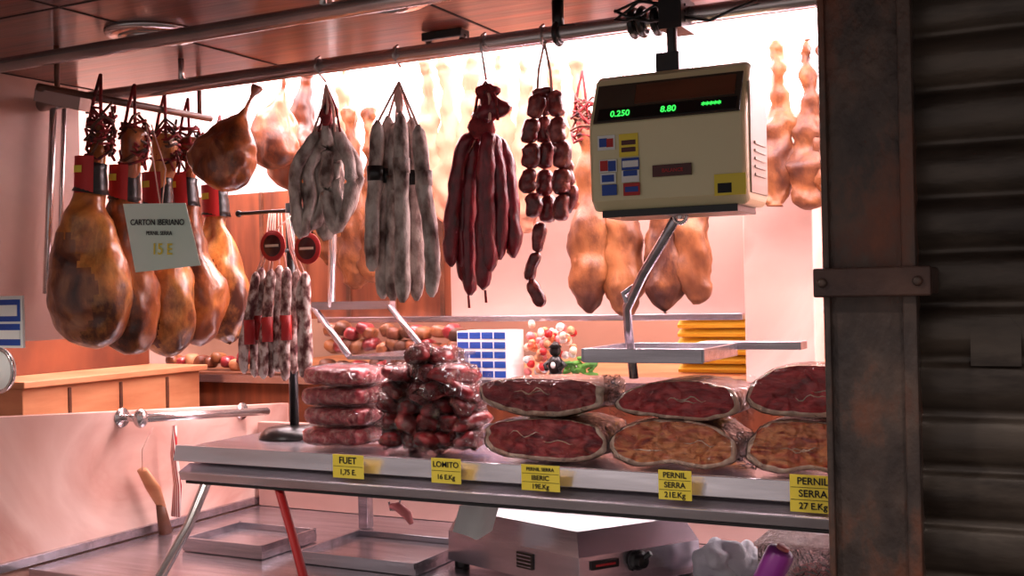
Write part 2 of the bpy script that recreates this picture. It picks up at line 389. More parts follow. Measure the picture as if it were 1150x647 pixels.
# ================================================================ VACUUM PACKS
def outline(w,h,n=60,seed=0,flat=.5,peak=0,flip=False,notch=0):
    o=[]
    for i in range(n):
        q=2*pi*i/n; cx=cos(q); sy=sin(q)
        u=math.copysign(abs(cx)**.8,cx)*w/2
        v=math.copysign(abs(sy)**.75,sy)*h/2
        isflat = (sy<0) if not flip else (sy>0)
        if isflat: v*=flat
        v*=1+peak*u/w*2
        if notch and sy<0: v*=1-notch*math.exp(-(u/w*7)**2)
        k=1+.09*noise.noise(Vector((cx*1.3,sy*1.3,seed*3.1)))+.04*noise.noise(Vector((cx*4,sy*4,seed*3.1)))
        o.append((u*k,v*k))
    return o
def ham_pack(px0,px1,pyt,pyb,Y,seed,meat='meat',flat=.55,dep=.17,peak=0,flip=False,notch=0,zrest=None):
    a=W(px0,(pyt+pyb)/2,Y); c=W(px1,(pyt+pyb)/2,Y); t=W((px0+px1)/2,pyt,Y); bt=W((px0+px1)/2,pyb,Y)
    if zrest: bt.z=zrest
    w=(c.x-a.x); h=t.z-bt.z; cx=(a.x+c.x)/2; H=h*2/(1+flat)
    cz=(bt.z+H/2*flat) if not flip else (bt.z+H/2)
    out=outline(w*.98,H*.96,60,seed,flat,peak,flip,notch); n=len(out)
    b=MB('vacuum_packed_ham')
    def rings(spec,mats,jit):
        vs=[];fs=[];mm=[]
        for (s,sv,dy,dz) in spec:
            for i,(u,v) in enumerate(out):
                wob=1
                if s in(.9,.93): wob=1+.07*noise.noise(Vector((u*40,v*40,seed)))
                p=Vector((cx+u*s*wob,Y+dy,cz+v*sv*wob+dz))
                p.y+=jit*noise.noise(p*25); p.z+=jit*.6*noise.noise(p*31+Vector((5,5,5)))
                vs.append(p)
        for r in range(len(spec)-1):
            for i in range(n):
                k=(i+1)%n; fs.append((r*n+i,r*n+k,(r+1)*n+k,(r+1)*n+i)); mm.append(mats[r])
        fs.append(tuple(range(n))); mm.append(mats[0])
        fs.append(tuple((len(spec)-1)*n+i for i in range(n))); mm.append(mats[-1])
        b.add(vs,fs,mm,True)
    dz=h*.06
    rings([(.3,.3,0,dz),(.6,.6,0,dz),(.9,.84,.001,dz),(.93,.88,.001,dz*.9),(.985,.97,.001,0),(1,1,.010,0),(1,1,dep*.6,0),(.9,.9,dep,0)],[meat,meat,meat,'fat','fat','hamface','hamface'],.003)
    rnd=random.Random(seed)
    for k in range(2):
        u0=rnd.uniform(-.32,.1)*w; v0=rnd.uniform(-.15,.22)*h*.6; p=[]
        for i in range(9):
            p.append((cx+u0+i*w*.03,Y-.0008,cz+dz+v0+h*.16*noise.noise(Vector((i*.35,seed,k)))))
        b.sweep(p,[.0003,.0009,.0013,.0009,.0015,.0011,.0013,.0008,.0003],'fat',6)
    rings([(.35,.35,-.006,0),(.55,.55,-.007,0),(.8,.8,-.006,0),(1.0,1.0,-.003,0),(1.02,1.03,.012,0),(1.02,1.03,.05,0),(1.01,1.02,dep*.7,0),(.9,.9,dep+.005,0)],['film']*8,.006)
    for sx in (-1,1):
        vs=[];fs=[]
        for i in range(13):
            zz=cz-H*.28+H*.6*i/12
            for j in range(5):
                xx=cx+sx*(w*.455+j*.009)
                vs.append((xx,Y+.03+.014*noise.noise(Vector((xx*40,zz*50,seed))),zz))
        for i in range(12):
            for j in range(4): fs.append((i*5+j,i*5+j+1,(i+1)*5+j+1,(i+1)*5+j))
        b.add(vs,fs,'filmw',True)
    b.done()
YP=2.03
ham_pack(541,682,469,518,YP,1,'meatd',.8,zrest=1.203)
ham_pack(682,830,472,520,YP,2,'meat2',.6,notch=.3,zrest=1.203)
ham_pack(836,985,472,525,YP,3,'meat2',.6,notch=.3,zrest=1.203)
ham_pack(541,678,425,470,YP+.01,4,'meatd',.5,flip=True)
ham_pack(690,828,427,472,YP+.01,5,'meat',.55,peak=.22)
ham_pack(838,985,411,470,YP+.01,6,'meat',.6)
b=MB('sliced_sausage_packs')
for i in range(4):
    c=W(392,480,2.12)+Vector(((i%2)*.006,0,0)); c.z=1.229+i*.0455
    rot=Matrix.Rotation(radians((-2,1.5,-1.5,3)[i]),3,'Y'); hh=.023
    for k in range(6):
        b.blob(c+Vector(((k-2.5)*.023,-.05,.001*(k%2))),(.026,.03,hh*.85),'slice',.12,40,14,8,rot,.7)
    b.blob(c,(.076,.085,hh*.88),'slice',.1,30,22,8,rot,.6)
    b.blob(c,(.086,.092,hh*1.0),'filmw',.08,40,28,10,rot,.5)
b.done()
b=MB('loin_chunk_packs'); random.seed(3)
for row,(pxa,pxb,n) in enumerate([(445,528,5),(443,527,5),(447,524,5),(450,518,4),(456,512,4),(472,500,2)]):
    for j in range(n):
        px=pxa+(pxb-pxa)*(j/(n-1)); c=W(px,450,2.10+random.uniform(-.02,.03)); c.z=1.229+row*.0365+random.uniform(-.003,.003); r=.021
        rot=Matrix.Rotation(random.uniform(-.9,.9)*(0.4 if row==0 else 1),3,'Y')@Matrix.Rotation(random.uniform(-.5,.5),3,'Z')
        b.blob(c,(r*1.25,.05,r*.85),'chunk',.45,40,16,10,rot,.6)
        b.blob(c,(r*1.35,.055,r*.95),'filmw',.5,60,18,12,rot,.6)
b.done()

# ================================================================ HAMS
PROF=[(0,.012),(.012,.034),(.05,.040),(.09,.033),(.14,.034),(.22,.038),(.30,.052),(.38,.074),(.47,.104),(.56,.130),(.65,.150),(.74,.160),(.83,.154),(.90,.130),(.955,.092),(.985,.052),(1.0,.014)]
def ham(top,bot,wide=1.0,mat='ham',lean=-.04,band=True,cord=True,seed=0,thick=.68,name='cured_ham',yaw=0.0,face=False):
    top=Vector(top);bot=Vector(bot);L=(bot-top).length; ax=(bot-top).normalized()
    refv=Vector((sin(yaw),cos(yaw),0)); sd=ax.cross(refv).normalized(); b=MB(name)
    pts=[];rad=[]; P=[]
    for i in range(len(PROF)-1):
        for k in range(3):
            f=k/3; P.append((PROF[i][0]*(1-f)+PROF[i+1][0]*f,PROF[i][1]*(1-f)+PROF[i+1][1]*f+.0025*sin(pi*f)))
    P.append(PROF[-1])
    ts=[p[0] for p in P]
    for (t,r) in P:
        off=lean*L*(sin(pi*min(1,t*1.0))**1.2)
        pts.append(top+ax*L*t+sd*off)
        k=1 if t<.25 else 1+(wide-1)*min(1,(t-.25)/.2)
        rad.append((r*L*k,r*L*k*(thick+(1-thick)*max(0,1-max(0,t-.2)/.2))))
    def mf(u,q,v):
        t=ts[min(len(ts)-1,int(u*(len(ts)-1)+.5))]
        e=((t-.72)/.23)**2+((q-4.05)/1.05)**2+.55*noise.noise(v*18)+.25*noise.noise(v*55)
        return 'hamface' if e<1 else mat
    b.sweep(pts,rad,mat,84 if face else 36,ref=refv,jit=.022 if L<.75 else .03,jf=8+seed*.3,matfn=mf if face else None)
    if band:
        i0=[i for i,(t,r) in enumerate(P) if .19<=t<=.34]
        sub=[pts[i] for i in i0]; sr=[(rad[i][0]*1.10+.006,rad[i][1]*1.10+.006) for i in i0]
        b.sweep(sub,sr,'blackp',20,ref=refv)
        for dz,cc_,wd,hh in ((-.012,'red',.052,.085),(-.024,'yellow',.026,.016)):
            mid=sub[len(sub)//2]; vs=[];fs=[]
            rr=sr[len(sr)//2][1]+(.003 if cc_=='red' else .0055)
            for i in range(9):
                q=-1.2+1.7*i/8
                if cc_=='yellow': q=-.35+q*.4
                for j in range(2):
                    tt=dz+(-hh/2 if j==0 else hh/2)
                    vs.append(mid+ax*tt+sd*sin(q)*rr*1.12-refv*cos(q)*rr+sd*0)
            for i in range(8): fs.append((i*2,i*2+1,i*2+3,i*2+2))
            b.add(vs,fs,cc_,True)
    if cord:
        rnd=random.Random(seed)
        for k in range(14):
            p=[]; c0=top+ax*L*(-.02+.013*k)
            w_=.030*(.6+.4*sin(k*1.3)**2)
            for i in range(9):
                q=2*pi*i/8
                p.append(c0+Vector((cos(q)*(w_+rnd.uniform(-.012,.020)),sin(q)*.03,rnd.uniform(-.022,.022))))
            b.sweep(p,.0036,'cord' if k%4 else 'wood_dark',6,ref=(0,0,1))
        for sx in(-1,1):
            b.sweep([top+ax*L*.04+Vector((sx*.02,-.02,0)),top+Vector((sx*.01,-.01,.05)),top+Vector((0,0,.10))],.004,'cord',6)
    return b.done()
row=[(114,150,108,392,1.0,-2.03),(152,160,146,398,.9,-2.02),(186,168,190,401,.88,-2.03),(212,172,226,389,.86,-2.03),(248,190,258,387,.9,-2.02)]
for i,(tx,ty,bx,by,w,X) in enumerate(row):
    Y=WX((tx+bx)/2,300,X).y
    ham(W(tx,ty-18,Y+.0),W(bx,by,Y-.0),w*1.08,'ham' if i%2==0 else 'ham2',-.05,True,True,i,.78,yaw=-.35,face=True)
ham(W(290,96,2.13),W(240,212,2.11),2.0,'ham2',-.02,False,False,11,.62,face=True)
ham(W(322,74,2.6),W(300,190,2.6),1.9,'ham3',.02,False,False,12,.6)
ham(W(345,75,2.72),W(330,215,2.72),1.6,'ham3',.0,False,False,13,.6)
for i,(tx,ty,bx,by,w) in enumerate([(655,150,663,352,.85),(700,165,703,355,.85),(742,165,747,352,.8),(778,160,782,342,.85)]):
    ham(W(tx,ty-30,2.85),W(bx,by,2.85),w*.82,'hamback',.02*(-1)**i,False,True,20+i,.7)
for i,(tx,bx,by) in enumerate([(392,400,325),(415,418,318),(372,374,300),(345,342,290)]):
    ham(W(tx,120,2.95),W(bx,by,2.95),.8,'hamback',.02,False,False,40+i,.6)
for i,(tx,bx,by,m_) in enumerate([(500,502,250,0),(528,526,262,0),(560,562,240,0),(590,588,262,0),(622,620,215,0),(648,646,235,0),(386,384,200,0),(478,480,230,0),(872,870,232,1),(905,908,236,1),(930,932,232,1)]):
    ham(W(tx,62 if i<8 else 45,3.02 if i<8 else 2.92),W(bx,by,3.02 if i<8 else 2.92),.78,'hamwash' if not m_ else 'hamback',.02,False,False,30+i,.5)
b=MB('ham_rail'); b.cyl((-2.8,2.95,2.44),(1.4,2.95,2.44),.012,'chrome')
for x in (-2.6,-1.2,.2,1.2): b.cyl((x,2.95,2.44),(x,2.95,2.58),.008,'chrome')
for px in (655,700,742,778):
    x=W(px,100,2.85).x; b.cyl((x,2.9,2.44),(x,2.85,2.13),.002,'string',6)
b.done()
for px,yy in ((322,2.6),(345,2.72)):
    p=W(px,78,yy); b=MB('ham_cord'); b.cyl((p.x,p.y,2.579),(p.x,p.y,p.z),.003,'string',6); b.done()

b=MB('price_card'); P=[W(138,229,1.78),W(208,228,1.78),W(225,298,1.78),W(152,306,1.78)]
b.add(P+[p+Vector((0,.002,0)) for p in P],[(0,1,2,3),(7,6,5,4),(0,4,5,1),(1,5,6,2),(2,6,7,3),(3,7,4,0)],'cardp')
b.sweep([W(180,230,1.785),W(172,180,1.79),W(164,140,1.80)],.0015,'string',6)
b.sweep([W(182,231,1.785),W(186,190,1.79),W(170,140,1.80)],.0015,'string',6)
o=b.done(); ax=P[1]-P[0]; up=P[0]-P[3]
cc=(P[0]+P[1]+P[2]+P[3])/4; upn=(P[0]-P[3]).normalized()
text('CARTON IBERIANO',cc+upn*.030+Vector((0,-.003,0)),.0175,'ink',o,ax,up)
text('PERNIL SERRA',cc+upn*.006+Vector((0,-.003,0)),.012,'ink',o,ax,up)
text('15 E',cc-upn*.03+Vector((0,-.003,0)),.034,'yellow',o,ax,up)

# ================================================================ SAUSAGES
def sausage(b,pts,r,mat,jit=.004,seg=12,sub=6):
    pts=[Vector(p) for p in pts]; P=[]; n=len(pts)
    for i in range(n-1):
        p0=pts[max(i-1,0)];p1=pts[i];p2=pts[i+1];p3=pts[min(i+2,n-1)]
        for k in range(sub):
            t=k/sub; P.append(.5*((2*p1)+(p2-p0)*t+(2*p0-5*p1+4*p2-p3)*t*t+(3*p1-p0-3*p2+p3)*t**3))
    P.append(pts[-1]); m=len(P); R_=[]
    for i in range(m):
        e=min(i,m-1-i)
        R_.append(r*({0:.25,1:.78,2:.95}.get(e,1)))
    b.sweep(P,R_,mat,seg,jit=jit,jf=34)
def hook(b,px,py,Y=2.0,z=2.04,h=None):
    t=W(px,py,Y); b.sweep([(t.x,2.0,2.078),(t.x,1.985,2.07),(t.x,1.98,2.05),(t.x,Y,t.z)],.003,'chrome',6)
b=MB('fuet_sausage_bunch')
for k,(xa,xb,yb,yt) in enumerate([(334,350,262,148),(347,366,252,140),(358,380,264,140),(368,393,256,138),(376,400,244,140)]):
    Y=2.02+.02*(k%3)
    sausage(b,[W(366-(366-xa)*.3,yt,Y),W(xa,yt+40,Y),W(xa-2,yb-40,Y),W((xa+xb)/2-4,yb,Y),W(xb,yb-35,Y+.02),W(xb-2,yt+40,Y+.02),W(372,yt,Y+.02)],.0145,'fuet')
for k in range(6): b.sweep([W(366,95,2.02),W(362+k*3,120,2.01+.01*(k%2)),W(352+k*6,148,2.02)],.003,'cord' if k%2 else 'string',6)
b.blob(W(366,128,2.02),(.014,.014,.03),'cord',.5,60)
hook(b,366,92,2.02); b.done()
b=MB('salchichon_bunch')
for k,(xt,yt,xb,yb) in enumerate([(424,135,418,305),(436,130,430,336),(450,126,452,340),(462,132,468,338),(470,140,485,334),(444,138,441,338)]):
    Y=2.01+.035*(k%2)
    sausage(b,[W(xt,yt,Y),W(xt*.6+xb*.4,yt+70,Y),W(xb,yb-60,Y),W(xb,yb,Y)],.0165,'fuet',.003)
    b.sweep([W(448,92,2.01),W(xt,yt+3,Y)],.003,'string',6)
    c=W(xt*.6+xb*.4,yt+60+8*(k%2),Y); b.cyl(c+Vector((0,0,.016)),c-Vector((0,0,.016)),.0185,'blackp' if k in(0,1,3) else 'fuet',12)
b.blob(W(448,112,2.01),(.01,.01,.035),'string',.4,50)
hook(b,450,75,2.01); b.done()
b=MB('chorizo_bunch')
for k,(xt,yt,xb,yb) in enumerate([(530,150,508,300),(536,148,520,318),(541,146,533,312),(547,148,548,305),(553,150,562,292),(557,154,575,290),(549,152,543,326),(534,156,526,332)]):
    Y=2.0+.022*(k%3)
    sausage(b,[W(xt,yt,Y),W(xt*.4+xb*.6,yt+30,Y),W(xb,yb-60,Y),W(xb+(2 if k%2 else -1),yb,Y)],.0165,'chorizo',.006)
b.blob(W(541,142,2.01),(.028,.022,.028),'cord',.5,50)
b.blob(W(549,122,2.0),(.036,.02,.028),'chorizo',.7,40); b.blob(W(548,104,2.0),(.026,.018,.02),'cord',.6,50)
for k in range(4): b.sweep([W(545,92,2.0),W(536+k*7,110,1.985),W(532+k*9,135,1.99)],.0035,'string' if k==2 else 'cord',6)
for px,yy in ((517,300),(526,332),(545,326)): b.sweep([W(px,yy,2.0),W(px+1,yy+14,2.0)],.003,'cord',6)
hook(b,546,90,2.0); b.done()
b=MB('linked_chorizo_string')
def links(path,r,Y,n):
    pts=[W(x,y,Y) for x,y in path]; L=[(pts[i+1]-pts[i]).length for i in range(len(pts)-1)]; T=sum(L)
    def at(d):
        for i,l in enumerate(L):
            if d<=l or i==len(L)-1: return pts[i].lerp(pts[i+1],min(1,d/l))
            d-=l
    for k in range(n):
        a=at(T*k/n);c=at(T*(k+1)/n);m=(a+c)/2+Vector((.004*(-1)**k,0,0))
        sausage(b,[a,a.lerp(m,.5)+Vector((.002,0,0)),m,c.lerp(m,.5),c],r,'chorizo2',.006,10,3)
links([(603,105),(596,150),(593,200),(598,245)],.0175,2.0,5)
links([(612,100),(610,150),(612,200),(614,250)],.0175,2.03,5)
links([(620,103),(628,150),(632,200),(627,248)],.0175,2.0,5)
links([(622,150),(636,180),(641,215),(636,240)],.014,2.02,3)
links([(604,250),(606,275),(598,300),(594,318),(608,345)],.0125,2.0,3)
b.sweep([W(611,50,2.0),W(605,78,1.99),W(603,108,2.0)],.003,'string',6); b.sweep([W(612,50,2.0),W(618,80,1.99),W(620,106,2.0)],.003,'string',6)
b.blob(W(611,104,2.01),(.022,.02,.012),'chorizo2',.4,50)
hook(b,611,55,2.0); b.done()
st=W(331,491,2.22)
b=MB('sausage_stand')
b.sweep([(st.x,2.22,1.199),(st.x,2.22,1.204),(st.x,2.22,1.222),(st.x,2.22,1.228)],[.088,.088,.070,.012],'blackp',32)
b.cyl((st.x,2.22,1.22),(st.x,2.22,W(331,228,2.22).z),.0115,'blackp')
zz=W(331,236,2.22).z
b.cyl((W(268,236,2.22).x,2.22,zz),(W(378,236,2.22).x,2.22,zz),.005,'blackp')
b.cyl((st.x,2.14,zz-.1),(st.x,2.30,zz-.1),.005,'blackp')
for px in (268,378): b.blob((W(px,236,2.22).x,2.22,zz),(.009,.009,.009),'blackp')
b.done()
b=MB('small_fuet_bunch')
for k,(xt,yt,xb,yb) in enumerate([(288,305,274,420),(294,300,286,424),(305,302,296,426),(314,298,312,418),(322,300,320,428),(334,302,330,420),(342,305,345,428),(300,310,304,424),(338,312,340,424)]):
    Y=2.13+.025*(k%2)
    sausage(b,[W(xt,yt,Y),W(xt*.6+xb*.4,yt+40,Y),W(xb,yb-40,Y),W(xb,yb,Y)],.0125,'fuet2',.003,10)
    c=W(xt*.45+xb*.55,yt+68,Y)
    if k in(0,1,2,4,7): b.cyl(c+Vector((0,0,.03)),c-Vector((0,0,.03)),.0140,'red',12)
    b.sweep([W(xt,yt+2,Y),W(312+(xt-312)*.6,280,2.15),W(312+(xt-312)*.4,240,2.20)],.002,'string',6)
for (px,py) in ((306,276),(345,279)):
    c=W(px,py,2.10); b.sweep([c,c+Vector((0,.003,0))],[.037,.037],'red',28,ref=(0,0,1)); b.sweep([c-Vector((0,.001,0)),c-Vector((0,.002,0))],[.026,.026],'maroon',28,ref=(0,0,1))
    b.box(c-Vector((0,.003,0)),(.04,.001,.006),'fat')
    b.sweep([c+Vector((0,.002,.03)),(c.x,2.2,zz)],.0015,'string',6)
b.done()

# ================================================================ HANGING SCALE
sx0=W(661,160,1.88).x; sx1=W(838,160,1.88).x; zt=W(750,76,1.9).z; zb=W(750,233,1.88).z
H=zt-zb; Wd=sx1-sx0
b=MB('hanging_scale')
b.bb(sx0+.02,sx1-.02,1.89,2.01,zb-.012,zb+.001,'blackp')
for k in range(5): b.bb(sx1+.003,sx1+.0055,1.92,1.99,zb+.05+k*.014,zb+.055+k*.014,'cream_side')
fd=Vector((0,.037,H-.008-H*.62)); fn=fd.normalized()
o0=Vector((0,1.876,zb+H*.62)); nrm=Vector((0,-fn.z,fn.y))
def onface(u0,u1,v0,v1,th,mat):
    A=[Vector((sx0+Wd*u,0,0))+o0+fd*v+nrm*t for t in (0,th) for (u,v) in ((u0,v0),(u1,v0),(u1,v1),(u0,v1))]
    b.add(A,[(0,1,2,3),(4,7,6,5),(0,4,5,1),(1,5,6,2),(2,6,7,3),(3,7,4,0)],mat)
onface(.04,.97,.03,.86,.003,'screen'); onface(.07,.95,.06,.32,.005,'blackp')
onface(.30,.93,.38,.80,.0045,'wood_dark')
def stick(px0,px1,py0,py1,mat,th=.001,base=1.8755):
    a=W(px0,py0,base);c=W(px1,py1,base); b.bb(a.x,c.x,base-th,base+.0,c.z,a.z,mat)
stick(671,691,153,168,'white'); stick(673,682,156,165,'blue',.0016); stick(681,689,156,165,'red',.0016)
stick(695,717,151,175,'yellow'); stick(698,714,158,162,'maroon',.0016); stick(698,714,166,170,'maroon',.0016)
stick(673,693,180,193,'white'); stick(674,683,181,192,'red',.0016); stick(683,692,181,192,'blue',.0016)
stick(698,718,178,190,'blue'); stick(699,717,181,187,'white',.0016)
stick(674,692,195,206,'white'); stick(676,690,197,204,'blue',.0016)
stick(698,718,192,204,'white'); stick(700,716,192,197,'blue',.0016)
stick(676,693,208,219,'blue'); stick(700,719,206,219,'red'); stick(702,717,210,215,'blue',.0016)
stick(733,777,186,196,'maroon',.003); stick(802,838,196,218,'yellow')
stick(806,822,206,216,'ink',.0016)
hx=W(755,60,1.96).x
b.bb(hx-.022,hx+.022,1.93,1.99,zt-.002,zt+.035,'blackp')
b.cyl((hx,1.96,zt+.02),(hx,1.96,2.118),.010,'blackp'); b.bb(hx-.022,hx+.022,1.95,2.03,zr-.03,zr+.03,'blackp')
h0=W(764,232,1.94)
b.sweep([h0,W(764,246,1.94)],.007,'chrome',10); b.ring(W(764,243,1.94),.012,.004,'chrome','Y')
sc=b.done(.0015)
b=MB('body')
prof=[(.0,0.018),(.016,0),(.13,0),(.15,.02),(.15,H*.72),(.130,H-.016),(.108,H),(.045,H),(.033,H-.008),(-.004,H*.62),(-.004,H*.58)]
b.prism(prof,(sx0,1.88,zb),(0,1,0),(0,0,1),(Wd,0,0),'cream')
b.done(.012,sc,seg=5)
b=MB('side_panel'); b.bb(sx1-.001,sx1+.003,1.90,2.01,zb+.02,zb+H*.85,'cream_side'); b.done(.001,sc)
for (px,t,py) in ((698,'0.250',131),(752,'8.80',126),(800,'*****',119)):
    c=o0+fd*.18+nrm*.0062; c.x=W(px,py,1.885).x
    text(t,c,.017,'green_led',sc,Vector((1,0,0)),fn)
c=W(755,191,1.8722); text('BALANCE',c,.009,'red',sc)
b=MB('scale_pan')
b.sweep([W(758,247,1.95),W(742,275,1.97),W(722,308,2.0),W(704,346,2.04),W(706,375,2.06),W(712,425,2.08)],[(.010,.006)]*6,'steel',8)
b.sweep([W(704,340,2.03),W(700,330,2.03),W(712,322,2.03)],.006,'steel',8)
pa=W(655,397,2.02); pb=W(790,397,2.02)
b.bb(pa.x,pb.x,2.02,2.24,pa.z-.003,pa.z,'steel')
b.bb(pa.x,pb.x,2.016,2.022,pa.z-.018,pa.z+.010,'steel'); b.bb(pa.x,pb.x,2.236,2.242,pa.z-.01,pa.z+.010,'steel')
for x in (pa.x,pb.x): b.bb(x-.003,x+.003,2.016,2.242,pa.z-.016,pa.z+.010,'steel')
pc=W(900,398,2.245)
b.bb(pb.x-.08,pc.x,2.243,2.30,pa.z-.004,pa.z+.012,'steel')
b.done(.001)
b=MB('power_cable')
for k in range(4):
    p=[]
    for i in range(7):
        t=i/6; p.append(W(690+t*(80 if k<3 else 160),12+12*sin(t*pi*(1+k*.5)+k)*(1),1.97)+Vector((0,0,.0)))
    b.sweep(p,.003,'blackp',6)
for px in (712,722,738): b.ring((W(px,20,2.0).x,2.0,zr),.024,.007,'blackp','X')
b.done()

# ================================================================ BELOW SHELF
b=MB('meat_slicer')
a0=W(508,640,2.3); a1=W(655,650,2.16); a2=W(790,620,2.42)
q0=Vector((a0.x,2.28,.915)); q1=Vector((a1.x,2.14,.915)); q2=Vector((a2.x,2.40,.915)); q3=q0+(q2-q1)
cen=(q0+q2)/2
def lift(q,z,s): v=cen+(q-cen)*s; return Vector((v.x,v.y,z))
lv=[[lift(q,.915,1) for q in (q0,q1,q2,q3)],[lift(q,.985,.99) for q in (q0,q1,q2,q3)],[lift(q,1.035,.88) for q in (q0,q1,q2,q3)]]
vs=sum(lv,[]); fs=[(0,1,2,3),(8,9,10,11)]
for r in (0,4):
    for i in range(4): fs.append((r+i,r+(i+1)%4,r+4+(i+1)%4,r+4+i))
b.add(vs,fs,'steelbox')
ux=(q1-q0).normalized(); nx=Vector((ux.y,-ux.x,0))
c=q0.lerp(q1,.62)+Vector((0,0,.04))+nx*.002
rotm=Matrix((ux,-nx,Vector((0,0,1)))).transposed()
b.box(c,(.05,.004,.035),'screen',rotm); 
for i in range(4): b.box(c+nx*.003+Vector((0,0,-.012+.008*i)),(.044,.002,.003),'steel',rotm)
ux2=(q2-q1).normalized(); n2=Vector((ux2.y,-ux2.x,0)); c=q1.lerp(q2,.45)+Vector((0,0,.05))+n2*.002
rot2=Matrix((ux2,-n2,Vector((0,0,1)))).transposed()
b.box(q1.lerp(q2,.2)+Vector((0,0,.05))+n2*.002,(.07,.004,.018),'blackp',rot2); b.box(q1.lerp(q2,.2)+Vector((0,0,.05))+n2*.005,(.05,.002,.005),'red',rot2)
b.sweep([c,c+n2*.012,c+n2*.014,c+n2*.03],[.022,.022,.016,.014],'blackp',20,ref=(0,0,1)); b.sweep([c+n2*.0145+Vector((-.02,0,-.02)),c+n2*.022+Vector((.02,0,.02))],.006,'blackp',8)
for q in (q0,q1,q2,q3):
    v=cen+(q-cen)*.88; b.cyl((v.x,v.y,.9005),(v.x,v.y,.916),.018,'blackp')
b.done(.005)
b=MB('steel_tray')
p=WZ(430,625,.905); b.bb(p.x-.17,p.x+.17,p.y-.12,p.y+.14,.901,.915,'steel')
for (xa,xb,ya,yb) in ((-.17,.17,-.12,-.115),(-.17,.17,.135,.14),(-.17,-.165,-.12,.14),(.165,.17,-.12,.14)): b.bb(p.x+xa,p.x+xb,p.y+ya,p.y+yb,.915,.93,'steel')
b.done(.001)
b=MB('steel_tray')
p=WZ(275,612,.905); b.bb(p.x-.12,p.x+.14,p.y-.10,p.y+.12,.901,.918,'steel')
for (xa,xb,ya,yb) in ((-.12,.14,-.1,-.092),(-.12,.14,.112,.12),(-.12,-.112,-.1,.12),(.132,.14,-.1,.12)): b.bb(p.x+xa,p.x+xb,p.y+ya,p.y+yb,.918,.935,'steel')
b.done(.001)
b=MB('white_cloth'); p=WZ(812,640,.92); b.blob((p.x+.01,p.y-.06,.952),(.055,.045,.04),'cloth',.9,26,36,24); b.blob((p.x+.07,p.y-.02,.945),(.045,.045,.034),'cloth',1.0,32,36,24); b.done()
b=MB('wrapping_paper'); 
vs=[];fs=[]
for i in range(13):
    for j in range(9):
        u=i/12;v=j/8; q=W(516+48*u,568+38*v*(1-.7*abs(u-.45)),2.16); q.y+=.02*sin(u*pi*1.3)-.03*v; vs.append(q)
for i in range(12):
    for j in range(8): fs.append((i*9+j,i*9+j+1,(i+1)*9+j+1,(i+1)*9+j))
b.add(vs,fs,'white',True); b.done()
b=MB('purple_bottle'); a=W(862,650,2.05); c=W(878,618,2.05); d=(c-a).normalized()
b.sweep([a-d*.04,a,c-d*.006,c,c+d*.002],[.024,.026,.026,.022,.014],'purple',20); b.sweep([c+d*.002,c+d*.008],[.012,.012],'pink',16); b.done()
b=MB('plastic_box'); a=W(850,585,2.2); p=W(930,640,2.2)
for (x0_,x1_,y0_,y1_) in ((a.x,p.x+.1,2.2,2.204),(a.x,p.x+.1,2.38,2.384),(a.x,a.x+.004,2.2,2.384),(p.x+.096,p.x+.1,2.2,2.384)): b.bb(x0_,x1_,y0_,y1_,.902,1.03,'filmw')
b.bb(a.x,p.x+.1,2.2,2.384,.901,.905,'white'); b.bb(a.x-.006,p.x+.106,2.194,2.39,1.03,1.038,'filmw')
b.blob((a.x+.1,2.3,.945),(.06,.05,.035),'pink',.3,20); b.done()
b=MB('meat_hook'); c=W(450,560,2.3)
b.sweep([(c.x,c.y,1.129),c,c+Vector((-.01,0,-.03)),c+Vector((-.03,0,-.03)),c+Vector((-.035,0,-.01))],.003,'chrome',6)
b.sweep([c+Vector((-.03,0,-.02)),c+Vector((-.01,0,-.02)),c+Vector((.02,0,-.04)),c+Vector((.03,0,-.06))],[.006,.012,.012,.005],'pink',10); b.done()

b=MB('towel_bar')
t0=WX(158,470,XL+.07); t1=WX(300,462,XL+.07)
b.cyl(t0,t1,.012,'chrome'); 
for t in (t0,t0.lerp(t1,.93)):
    b.cyl(t,Vector((XL,t.y,t.z)),.010,'chrome'); b.sweep([Vector((XL+.004,t.y,t.z)),Vector((XL,t.y,t.z))],[.026,.026],'chrome',20)
b.blob(t0,(.02,.02,.026),'chrome'); b.done()
b=MB('wooden_brush')
b.sweep([WX(160,528,XL+.05),WX(172,548,XL+.05),WX(182,570,XL+.05)],[(.018,.01),(.026,.012),(.012,.01)],'wood_orange',12)
b.sweep([WX(180,566,XL+.05),WX(186,598,XL+.05)],[.012,.02],'wood_dark',12)
b.sweep([WX(160,528,XL+.05),WX(160,505,XL+.05),WX(172,480,XL+.06)],.002,'string',6); b.done()
b=MB('checked_cloth')
p=[WX(196,478,XL+.07),WX(195,510,XL+.06),WX(200,545,XL+.06),WX(198,580,XL+.055)]
b.sweep(p,[(.008,.008),(.012,.01),(.014,.01),(.016,.008)],'check',12,jit=.004); b.done()

b=MB('card_payment_sign'); a=W(-12,333,1.76); c=W(26,391,1.76)
b.bb(a.x,c.x,1.76,1.766,c.z,a.z,'white')
for (x0p,x1p,y0p,y1p,m_) in ((-10,23,337,361,'blue'),(-10,23,364,388,'blue'),(-6,20,343,355,'white'),(-10,23,371,381,'white')):
    u=W(x0p,y0p,1.76);v=W(x1p,y1p,1.76); th=.0015 if m_=='blue' else .003; b.bb(u.x,v.x,1.76-th,1.76,v.z,u.z,m_)
b.bb(-2.38,a.x+.04,1.766,1.772,(a.z+c.z)/2-.01,(a.z+c.z)/2+.01,'steel')
b.done()
b=MB('round_mirror'); c=W(-2,416,1.76); b.sweep([c+Vector((0,.008,0)),c],[.052,.05],'white',28,ref=(0,0,1)); b.ring(c,.05,.005,'chrome','Y',28); b.done()

